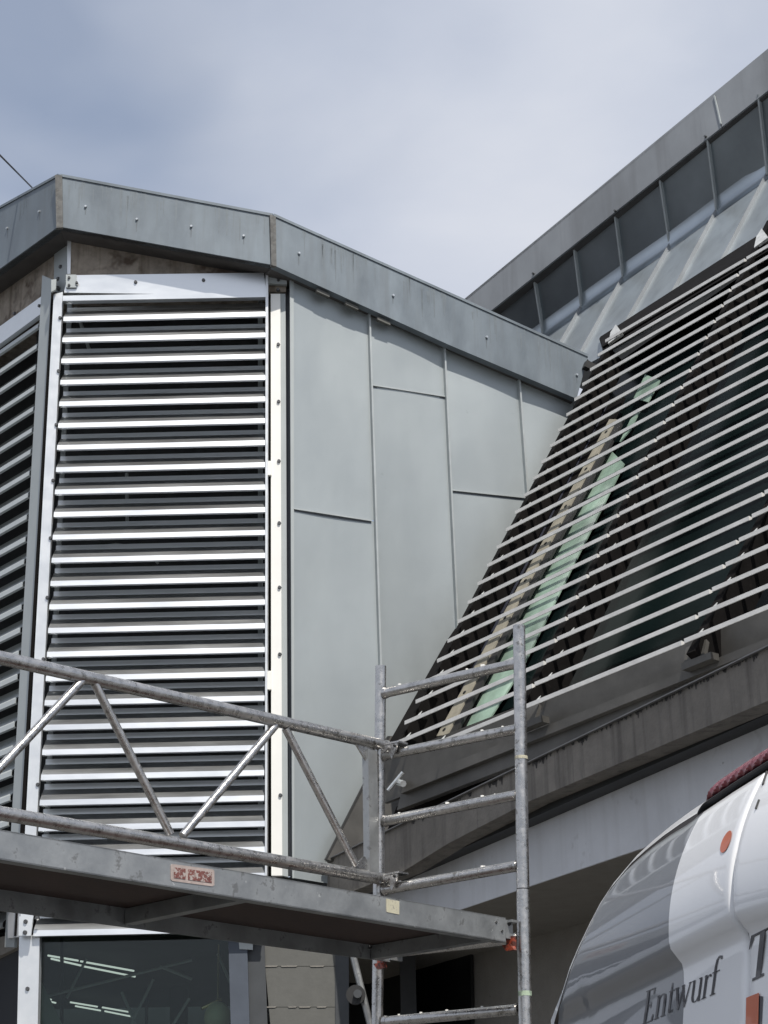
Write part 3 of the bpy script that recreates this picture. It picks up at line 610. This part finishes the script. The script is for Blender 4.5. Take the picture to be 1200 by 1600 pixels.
# ================================================================== scaffold
u_f = hdir(-47); g_f = hdir(43)
Lp = None
PLf = PL((0.0, 8.1, 0), V((u_f.y, -u_f.x, 0)))
if PLf.n.y > 0: PLf.n = -PLf.n
SC = lambda x, y: PLf.pt(x, y)
Lt, Lb_ = SC(595, 1041), SC(589, 1640)
Rt, Rb = SC(811, 978), SC(821, 1640)
Lb2 = Lt + (Lb_ - Lt) * ((Lt.z - .12) / (Lt.z - Lb_.z)); Rb2 = Rt + (Rb - Rt) * ((Rt.z - .12) / (Rt.z - Rb.z))
fr = thing('ladder_frame', (Lt.x, Lt.y, 0), 'end ladder frame of the aluminium scaffold with two posts and round rungs', 'scaffold frame')
TR = 0.0255
def tube(name, a, b_, r, m, parent, n=20):
    q = MB(); q.tube(a, b_, r, n); return q.obj(name, m, parent, True)
def post(a, b_, r):                                     # open ended tube with a visible wall
    q = MB(); q.tube(a, b_, r, 24, cap=False); q.tube(a + (b_ - a) * 0.0005, b_, r * .86, 24, cap=False)
    d = (b_ - a).normalized(); x = d.orthogonal().normalized(); y = d.cross(x); n = 24
    vs = [a + rr * (math.cos(t) * x + math.sin(t) * y) for rr in (r, r * .86) for t in [2 * math.pi * i / n for i in range(n)]]
    q.add(vs, [(i, (i + 1) % n, n + (i + 1) % n, n + i) for i in range(n)])
    return q.obj('post', M['tube'], fr, True)
post(Lt, Lb2, TR * .93); 
jz = (1404 - 978) / (1640 - 978)
jp = Rt + (Rb - Rt) * 0.638
post(Rt, jp, TR); post(jp - (Rb - Rt).normalized() * -0.004, Rb2, TR * 1.03)
tube('joint_ring', jp - Z * .003, jp + Z * .003, TR * .96, M['rubber'], fr)
ry = [(1084, 1035), (1181, 1138), (1284, 1241), (1391, 1352), (1490, 1466), (1597, 1577), (1700, 1688)]
for yl, yr in ry:
    a, c_ = SC(597, yl), SC(815, yr); d = (c_ - a).normalized()
    r_ = tube('rung', a + d * .012, c_ - d * .012, 0.0215, M['tube'], fr)
    q = MB()
    for p, sg_ in ((a, 1), (c_, -1)): q.tube(p + d * sg_ * 0.018, p + d * sg_ * 0.034, 0.0255, 16, 0.0225)
    q.obj('weld', M['tube'], fr, True)
# plaster crumbs left on the rungs
rc = random.Random(5); q = MB()
for yl, yr in ry[:6]:
    for t_ in (.13, .73, rc.random(), rc.random()):
        p = SC(597, yl).lerp(SC(815, yr), t_) + Z * .0205; r_ = rc.uniform(.004, .009)
        q.prism([p + V((r_ * math.cos(k_ * 1.26) * rc.uniform(.6, 1.2), r_ * math.sin(k_ * 1.26), 0)) for k_ in range(5)], Z * r_ * .9)
o = q.obj('plaster_crumbs', M['white_alu'], fr); o['kind'] = 'stuff'
# lower rungs down to the ground
dz = (SC(597, 1597).z - SC(597, 1700).z); a, c_ = SC(597, 1700), SC(815, 1688); k = 1
while a.z - k * dz > 0.3:
    tube('rung', a - Z * dz * k, c_ - Z * dz * k, 0.0215, M['tube'], fr); k += 1
# remnants of tape and drips
for y0, h_, m_ in ((1549, 7, 'grnst'), (1182, 5, 'yelst')):
    ptop = PLf.pt(811 + (y0 - 978) * 0.0155, y0, 0); q = MB(); q.tube(ptop, ptop - Z * h_ / 380, TR * 1.055, 24, cap=False); q.obj('tape_band', M[m_], fr, True)
for x, y, m_, w_, h_ in ((803, 1474, 'orange', 8, 12), (601, 1503, 'orange', 8, 10)):
    c = PLf.pt(x - 4, y, 0.05); q = MB(); q.box(c, u_f * .016, g_f * .012, Z * .026 * h_ / 12); q.box(c - Z * .018 + g_f * -.012, u_f * .02, g_f * .01, (Z * .012 + u_f * .01)); q.obj('safety_clip', M[m_], fr)
# guardrail frame hooked on the rear post
GP = PL(PLf.pt(588, 1170, 0.03), V((g_f.y, -g_f.x, 0)))
if GP.n.y > 0: GP.n = -GP.n
gr = thing('guardrail_frame', GP.pt(590, 1372), 'welded aluminium guardrail with zigzag braces along the back of the platform', 'guardrail')
GT = lambda name, a, b_, r, m='tube', off=0: tube(name, GP.pt(*a, off), GP.pt(*b_, off), r, M[m], gr)
GT('top_tube', (-160, 991), (605, 1166), 0.0255); GT('bottom_tube', (-160, 1243), (600, 1374), 0.0255)
GT('brace', (148, 1068), (266, 1303), 0.0165); GT('brace', (430, 1134), (285, 1306), 0.0165); GT('brace', (446, 1138), (556, 1352), 0.0165)
GT('brace', (128, 1064), (-40, 1242), 0.0165)
sp = GP.pt(579, 1268); hz = (GP.pt(579, 1170).z - GP.pt(575, 1368).z) / 2
q = MB(); q.box(sp, g_f * .028, GP.n * .018, Z * (hz - .01) ); q.obj('end_stile', M['rail'], gr)
q = MB(); q.prism([GP.pt(556, 1162, .004), GP.pt(590, 1168, .004), GP.pt(573, 1190, .004)], -GP.n * .008); q.obj('gusset', M['tube'], gr); q = MB()
q.prism([GP.pt(545, 1360, .004), GP.pt(588, 1366, .004), GP.pt(570, 1338, .004)], -GP.n * .008); q.obj('gusset', M['tube'], gr)
for y in (1170, 1374):                                  # flattened hook gripping the rung
    a = PLf.pt(600, y - 4, 0.03); q = MB()
    d = (PLf.pt(640, y - 8, .03) - PLf.pt(600, y, .03)).normalized()
    q.prism([a, a + d * .085 + Z * .0, a + d * .075 - Z * .03, a + d * .05 - Z * .065, a + d * .03 - Z * .02, a - Z * .03], PLf.n * 0.008)
    q.box(a + d * .05 + Z * .006 - PLf.n * .02, d * .045, PLf.n * .03, Z * .004)
    q.tube(a + d * .03 - Z * .012 + PLf.n * .006, a + d * .03 - Z * .012 + PLf.n * .014, .008, 8)
    q.obj('hook', M['tube'], gr)
    bolt(PLf, 616, y - 5, 0.04, gr, M['rubber'], 0.007, 0.004, 'pin_hole')
# platform --------------------------------------------------------------
FRp = PL(PLf.pt(806, 1440, 0.03), GP.n)                 # near side beam
pf = thing('scaffold_platform', FRp.pt(400, 1400), 'scaffold platform with scratched aluminium side beams and dark plywood deck', 'platform')
PB = lambda name, poly, off, th, m, parent=pf, pl=FRp: slab(name, pl, poly, off, th, M[m], parent)
fb = PB('side_beam', [(-160, 1268), (790, 1434), (790, 1472), (-160, 1317)], 0.0, 0.006, 'rail')
a, c_ = FRp.pt(-160, 1317), FRp.pt(790, 1472)
a2, c2 = FRp.pt(-160, 1268), FRp.pt(790, 1434)
q = MB(); q.prism([a, c_, c_ - FRp.n * .04, a - FRp.n * .04], Z * .005); q.prism([a2, c2, c2 - FRp.n * .04, a2 - FRp.n * .04], -Z * .005); q.obj('beam_flange', M['rail'], pf)
WID = 0.66
FRb = PL(FRp.p - FRp.n * WID, FRp.n)
fb2 = PB('side_beam', [(-160, 1367), (610, 1475), (606, 1497), (610, 1503), (-160, 1402)], 0.0, 0.006, 'rail', pf, FRb)
pa = [FRp.pt(-160, 1268, -.006), FRp.pt(785, 1434, -.006)]
zt = (pa[0].z + pa[1].z) / 2
dk = [pa[0] - Z * .02, pa[1] - Z * .02, pa[1] - Z * .02 - FRp.n * (WID - .01), pa[0] - Z * .02 - FRp.n * (WID - .01)]
q = MB(); q.prism(dk, -Z * .012); q.obj('plywood_deck', M['ply'], pf)
# cross members under the deck
dirb = (pa[1] - pa[0]).normalized()
for t, w_ in ((0.0, .0), (0.515, .022), (0.985, .022)):
    if t == 0: continue
    c0 = pa[0].lerp(pa[1], t) - Z * .034; 
    q = MB(); q.prism([c0 - dirb * w_, c0 + dirb * w_, c0 + dirb * w_ - Z * .055, c0 - dirb * w_ - Z * .055], -FRp.n * (WID - .01)); q.obj('cross_member', M['rail'], pf)
# hooks of the platform and rivets
q = MB(); c = FRp.pt(797, 1452); q.box(c - FRp.n * .01, dirb * .022, FRp.n * .006, Z * .036); q.box(c + dirb * .008 + Z * .03, dirb * .02, FRp.n * .02, Z * .005); q.obj('claw', M['rail'], pf)
q = MB(); c = FRb.pt(618, 1488); q.box(c, dirb * .035, FRp.n * .006, Z * .034); q.box(c + dirb * .02 + Z * .03, dirb * .035, FRp.n * .02, Z * .005); q.obj('claw', M['rail'], pf)
for x, y in ((775, 1441), (784, 1455)): bolt(FRp, x, y, 0, pf, M['bolt'], .007, .004, 'rivet')
bolt(FRp, 796, 1443, 0, pf, M['rubber'], .009, .004, 'rivet')
for x, y in ((579, 1480), (588, 1488), (606, 1478)): bolt(FRb, x, y, .006, pf, M['bolt'], .008, .004, 'rivet')
# stickers
PB('sticker', [(269, 1350), (333, 1358.5), (335, 1361), (335, 1383), (332, 1385), (269, 1376.5), (267, 1374), (267, 1352)], 0.002, 0.002, 'pink', fb)
PB('sticker_print', [(272, 1355), (290, 1357.5), (290, 1374), (272, 1371.5)], 0.0034, 0.001, 'redst', fb)
PB('sticker_print', [(294, 1358), (331, 1363), (331, 1379.5), (294, 1374.5)], 0.0034, 0.001, 'redst', fb)
PB('sticker', [(604, 1404), (624, 1408), (624, 1429), (604, 1425)], 0.002, 0.002, 'yelst', fb)
# ================================================================== van
g_v = hdir(-16); n_v = V((-g_v.y, g_v.x, 0)); n_v = n_v if n_v.x < 0 else -n_v
VR = PL((0.75, 3.8, 0), n_v)
paint = mat('white_van_paint', (0.82, 0.825, 0.83), 0.4, 0, 0.02, 3, coat=0.65)
door_grey = mat('grey_door_tone', (0.20, 0.21, 0.225), 0.35, 0, 0.05, 2, coat=0.75)  # grey tone for the outer part of one rear door
sO = VR.pt(1143, 1426); SEAM = V((sO.x, sO.y, 0)); VC0 = sO.z
def crease(u): return VC0 - 0.045 * u
def sst(t): t = max(0, min(1, t)); return t * t * (3 - 2 * t)
def wsurf(u, v):
    c = crease(abs(u))
    if v >= c: return 1.15 * min(v - c, 0.45) ** 2
    d = c - v
    return 0.030 * sst(d / 0.05) - 0.024 * sst((d - 0.05) / 0.25)
def P3(u, v, w=0.0): return SEAM + g_v * u + Z * v - n_v * (wsurf(u, v) + w)
def uv(x, y, w=0.0):                                    # first meeting of the sight line with the curved rear
    def f(k): p = VR.pt(x, y, -k); return k - wsurf((p - SEAM).dot(g_v), p.z)
    lo = -0.02
    for i in range(60):
        hi = lo + 0.01
        if f(hi) > 0: break
        lo = hi
    for _ in range(30):
        m_ = (lo + hi) / 2
        if f(m_) > 0: hi = m_
        else: lo = m_
    p = VR.pt(x, y, -hi); return (p - SEAM).dot(g_v), p.z
van = thing('delivery_van', (SEAM.x, SEAM.y, 0), 'white van with Entwurf lettering, an orange dot and a ribbed red light', 'van')
pairs = [((1199, 1196), (1203, 1152)), ((1150, 1227), (1160, 1180)), ((1098, 1262), (1105, 1226)), ((1080, 1277), (1073, 1254)), ((1052, 1294), (1056, 1266)), ((1026, 1312), (1030, 1286)), ((1000, 1333), (1003, 1310)),
         ((978, 1353), (974, 1343)), ((947, 1391), (939, 1393)), ((930, 1418), (921, 1426)), ((915, 1448), (905, 1456)), ((898, 1485), (890, 1489)), ((884, 1520), (876, 1526)), ((872, 1560), (863, 1565)), ((862, 1600), (853, 1602))]
DO = [uv(*a) for a, _ in pairs]
DO[0] = (0.0, DO[0][1])
print([(round(a, 2), round(b_, 2)) for a, b_ in DO])
uD = DO[-1][0]
DO += [(uD + .004, DO[-1][1] - .15), (uD + .006, 1.2), (uD, 0.5)]
SO_ = []
for i, (u, v) in enumerate(DO):
    a, c_ = DO[max(0, i - 1)], DO[min(len(DO) - 1, i + 1)]; dx, dy = c_[0] - a[0], c_[1] - a[1]; l = math.hypot(dx, dy)
    wd = max(.030, .085 - .06 * u / uD); SO_.append((max(0, u - dy / l * wd) if i else 0.0, v + dx / l * wd))
def vtop(u):
    for (a, va), (c_, vc) in zip(DO, DO[1:]):
        if a <= u <= c_ and c_ > a: return va + (vc - va) * (u - a) / (c_ - a)
    return DO[-4][1]
def dist(u, v):
    best = 9
    for a, c_ in zip(DO, DO[1:]):
        dx, dy = c_[0] - a[0], c_[1] - a[1]; t = max(0, min(1, ((u - a[0]) * dx + (v - a[1]) * dy) / max(1e-9, dx * dx + dy * dy)))
        best = min(best, math.hypot(u - a[0] - t * dx, v - a[1] - t * dy))
    return best
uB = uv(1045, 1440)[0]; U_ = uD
print('van half width', uD, 'film at', uB, 'crease', VC0)
us = sorted(set([0.004, 0.007, 0.011, 0.016, uB] + [0.016 + (uB - .016) * i / 16 for i in range(1, 16)] + [uB + (U_ - uB) * (1 - (1 - i / 44) ** 1.7) for i in range(1, 45)]))
ts = [i / 110 for i in range(111)]; ts = [t ** 0.8 for t in ts]
def edge_w(u, v, R=0.03, seamside=True):
    d = dist(u, v); w = 0
    if d < R: w += R - math.sqrt(max(0, R * R - (R - d) ** 2))
    ds = u - 0.004
    if seamside and ds < .012: w += .012 - math.sqrt(max(0, .012 ** 2 - (.012 - ds) ** 2))
    return w
for sgn in (1, -1):
    vs = []; fs = []; mi = []
    for u in us:
        vt = vtop(u)
        for t in ts:
            v = 0.5 + (vt - 0.5) * t; vs.append(P3(sgn * u, v, edge_w(u, v)))
    n = len(ts)
    for i in range(len(us) - 1):
        for j in range(n - 1):
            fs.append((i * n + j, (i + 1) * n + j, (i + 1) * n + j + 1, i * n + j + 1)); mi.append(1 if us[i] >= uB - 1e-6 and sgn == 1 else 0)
    o = mk('rear_door', vs, fs, paint, van, True); o.data.materials.append(door_grey)
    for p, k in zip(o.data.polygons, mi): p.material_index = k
    # dark rubber joint and body shell round the door
    rings = [(DO, .030, M['rubber']), ([(a + (c_ - a) * .3, va + (vc - va) * .3) for (a, va), (c_, vc) in zip(DO, SO_)], .012, None)]
    mid = [(a + (c_ - a) * .2, va + (vc - va) * .2) for (a, va), (c_, vc) in zip(DO, SO_)]; mid2 = [(a + (c_ - a) * .75, va + (vc - va) * .75) for (a, va), (c_, vc) in zip(DO, SO_)]
    def loft(name, rs, m):
        vs = []; fs = []; k = len(rs[0][0])
        for pts_, w in rs:
            for u, v in pts_: vs.append(P3(sgn * u, v) - n_v * w)
        for a in range(len(rs) - 1):
            for i in range(k - 1): fs.append((a * k + i, a * k + i + 1, (a + 1) * k + i + 1, (a + 1) * k + i))
        return mk(name, vs, fs, m, van, True)
    loft('door_gutter', [(DO, .045), (DO, .022), (mid, .012)], M['gap'])
    loft('body_shell', [(mid, .011), (mid2, .016), (SO_, .05), ([(u + .008, v + .004) for u, v in SO_], .14), ([(u + .008, v + .004) for u, v in SO_], 4.2)], paint)
# ribbed lens of the high brake light, on its rubber base
def bar(name, u0, u1, lo, hi, out, m, ribs=0, nn=90):
    vs = []; fs = []; prof_ = [(0, -.01), (0, .5)] + [(.5 - .5 * math.cos(math.pi * q_ / 12), .5 * (1 - q_ / 12) + .75 * math.sin(math.pi * q_ / 12)) for q_ in range(1, 12)] + [(1.0, 0.0), (1.0, -.4)]; k = len(prof_)
    for i in range(nn + 1):
        u = u0 + (u1 - u0) * i / nn; au = abs(u); vl = vtop(au) + lo; vh = vl + hi
        endf = min(1, (min(i, nn - i) / nn * 14)) ** .5
        for j, (a, c_) in enumerate(prof_):
            rb = 1 - (.16 * (.5 + .5 * math.sin(6.283 * (u / .042 + a * 1.9))) * max(0, min(1, (k - 5 - j) / 3)) * 1.1 if ribs and 1 < j < k - 1 else 0)
            vs.append(P3(u, vl + (vh - vl) * a * (0.25 + .75 * endf)) + n_v * (out * c_ * rb * endf - .012))
    for i in range(nn):
        for j in range(k - 1): fs.append((i * k + j, (i + 1) * k + j, (i + 1) * k + j + 1, i * k + j + 1))
    return mk(name, vs, fs, m, van, True)
uL = uv(1098, 1258)[0]
bar('brake_light', -uL, uL, .014, .050, .034, M['lens'], 1, 240)
bar('rubber_base', -uL - .03, uL + .03, .002, .012, .020, M['rubber'])
# seam hinge marks: dark slots in the door joint
for y0, y1, x0, x1 in ((1206, 1226, 1196, 1190), (1250, 1264, 1184, 1179)):
    a = uv(x0 + 3, y0); c_ = uv(x1 + 3, y1); q = MB(); q.tube(P3(a[0], a[1], -.001), P3(c_[0], c_[1], -.001), .003, 6); q.obj('joint_slot', M['rubber'], van)
q = MB(); q.prism([P3(-.004, .5, .02), P3(.004, .5, .02), P3(.004, 1.2, .02), P3(-.004, 1.2, .02)], -n_v * .01)
for i in range(40):
    v0 = 1.2 + (vtop(0) - 1.2) * i / 40; v1 = 1.2 + (vtop(0) - 1.2) * (i + 1) / 40
    q.add([P3(-.005, v0, .012), P3(.005, v0, .012), P3(.005, v1, .012), P3(-.005, v1, .012)], [(0, 1, 2, 3)])
q.obj('door_joint', M['rubber'], van)
# rest of the van
q = MB(); c = SEAM - n_v * 2.2
q.box(c + Z * .45, n_v * 2.2, g_v * (uD - .01), Z * .16); q.obj('chassis', M['rubber'], van)
q = MB(); q.box(SEAM + Z * .5 + n_v * .04, n_v * .07, g_v * uD, Z * .11); q.obj('bumper', M['darkcol'], van)
for s_ in (-1, 1):
    for d_ in (.9, 3.6):
        c = SEAM - n_v * d_ + g_v * (s_ * (uD - .13)) + Z * .34; q = MB(); q.tube(c - g_v * .11, c + g_v * .11, .34, 28); w_ = q.obj('wheel', M['rubber'], van, True)
        q = MB(); q.tube(c + g_v * s_ * .1, c + g_v * s_ * .118, .2, 20); q.obj('rim', M['grey_alu'], van, True)
q = MB(); q.prism([P3(-uD, .62) - n_v * 4.24, P3(uD, .62) - n_v * 4.24, P3(uD * .8, 2.4) - n_v * 4.0, P3(-uD * .8, 2.4) - n_v * 4.0], -n_v * .05); q.obj('bulkhead', paint, van)
# orange dot
c = uv(1135, 1315); q = MB(); ring = [P3(c[0] + .0255 * math.cos(t), c[1] + .0235 * math.sin(t), -.0015) for t in [2 * math.pi * i / 32 for i in range(32)]]
q.add(ring, [tuple(range(32))]); q.obj('orange_dot', M['oprint'], van)
# lettering: strokes laid on the door skin
def onskin(fx, polys, m, name):
    q = MB()
    for pts_ in polys:
        q.add([P3(*uv(*fx(*p)), -.0015) for p in pts_], [tuple(range(len(pts_)))])
    return mk(name, q.v, q.f, m, van)
def stroke(path):                                       # path of (x, y, halfwidth)
    out = []
    for (x0, y0, a), (x1, y1, b_) in zip(path, path[1:]):
        out.append([(x0 - a, y0), (x0 + a, y0), (x1 + b_, y1), (x1 - b_, y1)])
    return out
def hbar(x0, x1, y, h): return [[(x0, y - h), (x1, y - h), (x1, y + h), (x0, y + h)]]
wm = lambda gx, gy: (1003 + 122 * gx + 7 * gy, 1602 - 52 * gx - 53 * gy)
H = .018; X = .70; sw = .014
def stem(x, y0, y1, s=sw, sb=True, st=True):
    o = stroke([(x, y0, s), (x, y1, s)])
    if sb: o += hbar(x - .030, x + .030, y0 + H, H)
    if st: o += [[(x - .030, y1 - .07), (x - s, y1 - .03), (x + s, y1), (x - s, y1)]]
    return o
letters = {
 'E': stem(.035, 0, 1, sw, True, False) + hbar(.005, .115, 1 - H, H) + hbar(.005, .125, H, H) + hbar(.03, .09, .52, H) + [[(.11, 0), (.135, 0), (.140, .2), (.128, .2)], [(.105, .8), (.115, .8), (.122, 1), (.108, 1)], [(.082, .42), (.092, .42), (.092, .62), (.082, .62)]],
 'n': stem(.185, 0, X) + stem(.27, 0, .52, sw, True, False) + stroke([(.27, .50, .014), (.262, .64, .014), (.240, .70, .014), (.215, .68, .010), (.195, .58, .006)]),
 't': stroke([(.345, .92, .003), (.345, .66, .012), (.345, .14, .013), (.356, .03, .014), (.375, .02, .012), (.390, .10, .004)]) + hbar(.318, .385, .67, H),
 'w': stroke([(.415, .70, .013), (.462, .0, .010)]) + stroke([(.462, .0, .010), (.500, .60, .006)]) + stroke([(.495, .70, .013), (.542, .0, .010)]) + stroke([(.542, .0, .010), (.588, .70, .005)]) + hbar(.395, .440, .70 - H, H) + hbar(.478, .520, .70 - H, H) + hbar(.570, .605, .70 - H, H),
 'u': stroke([(.640, .70, .013), (.640, .18, .013), (.655, .05, .013), (.680, .01, .012), (.705, .06, .009), (.722, .18, .006)]) + stroke([(.728, .70, .013), (.728, .0, .013)]) + hbar(.612, .640, .70 - H, H) + hbar(.702, .728, .70 - H, H) + hbar(.728, .752, H, H),
 'r': stem(.795, 0, X) + stroke([(.800, .52, .005), (.820, .64, .009), (.845, .68, .012), (.856, .60, .012)]),
 'f': stroke([(.905, 0, sw), (.905, .85, sw), (.915, 1.04, .014), (.938, 1.13, .013), (.962, 1.10, .012), (.968, 1.0, .012)]) + hbar(.872, .965, .68, H) + hbar(.873, .942, H, H),
}
for ch in 'Entwurf': onskin(wm, letters[ch], M['ink'], 'letter')
tm = lambda gx, gy: (1185 + 30 * gx + 8 * gy, 1529 - 15 * gx - 76 * gy)
onskin(tm, stroke([(0, 0, .13), (0, 1, .13)]) + hbar(-.30, .30, .03, .03) + hbar(-.62, .62, .97, .03) + [[(-.66, .72), (-.60, .72), (-.40, 1), (-.62, 1)], [(.60, .72), (.66, .72), (.62, 1), (.40, 1)]], M['ink'], 'letter')
am = lambda x, y: (x, y)
onskin(am, [[(1187, 1556), (1193, 1557), (1191, 1640), (1185, 1640)]], M['ink'], 'letter_shade')
q = MB(); q.add([P3(*uv(*p), -.003) for p in ((1168, 1559), (1188, 1551), (1186, 1640), (1166, 1648))], [(0, 1, 2, 3)]); q.obj('letter', M['oprint'], van)
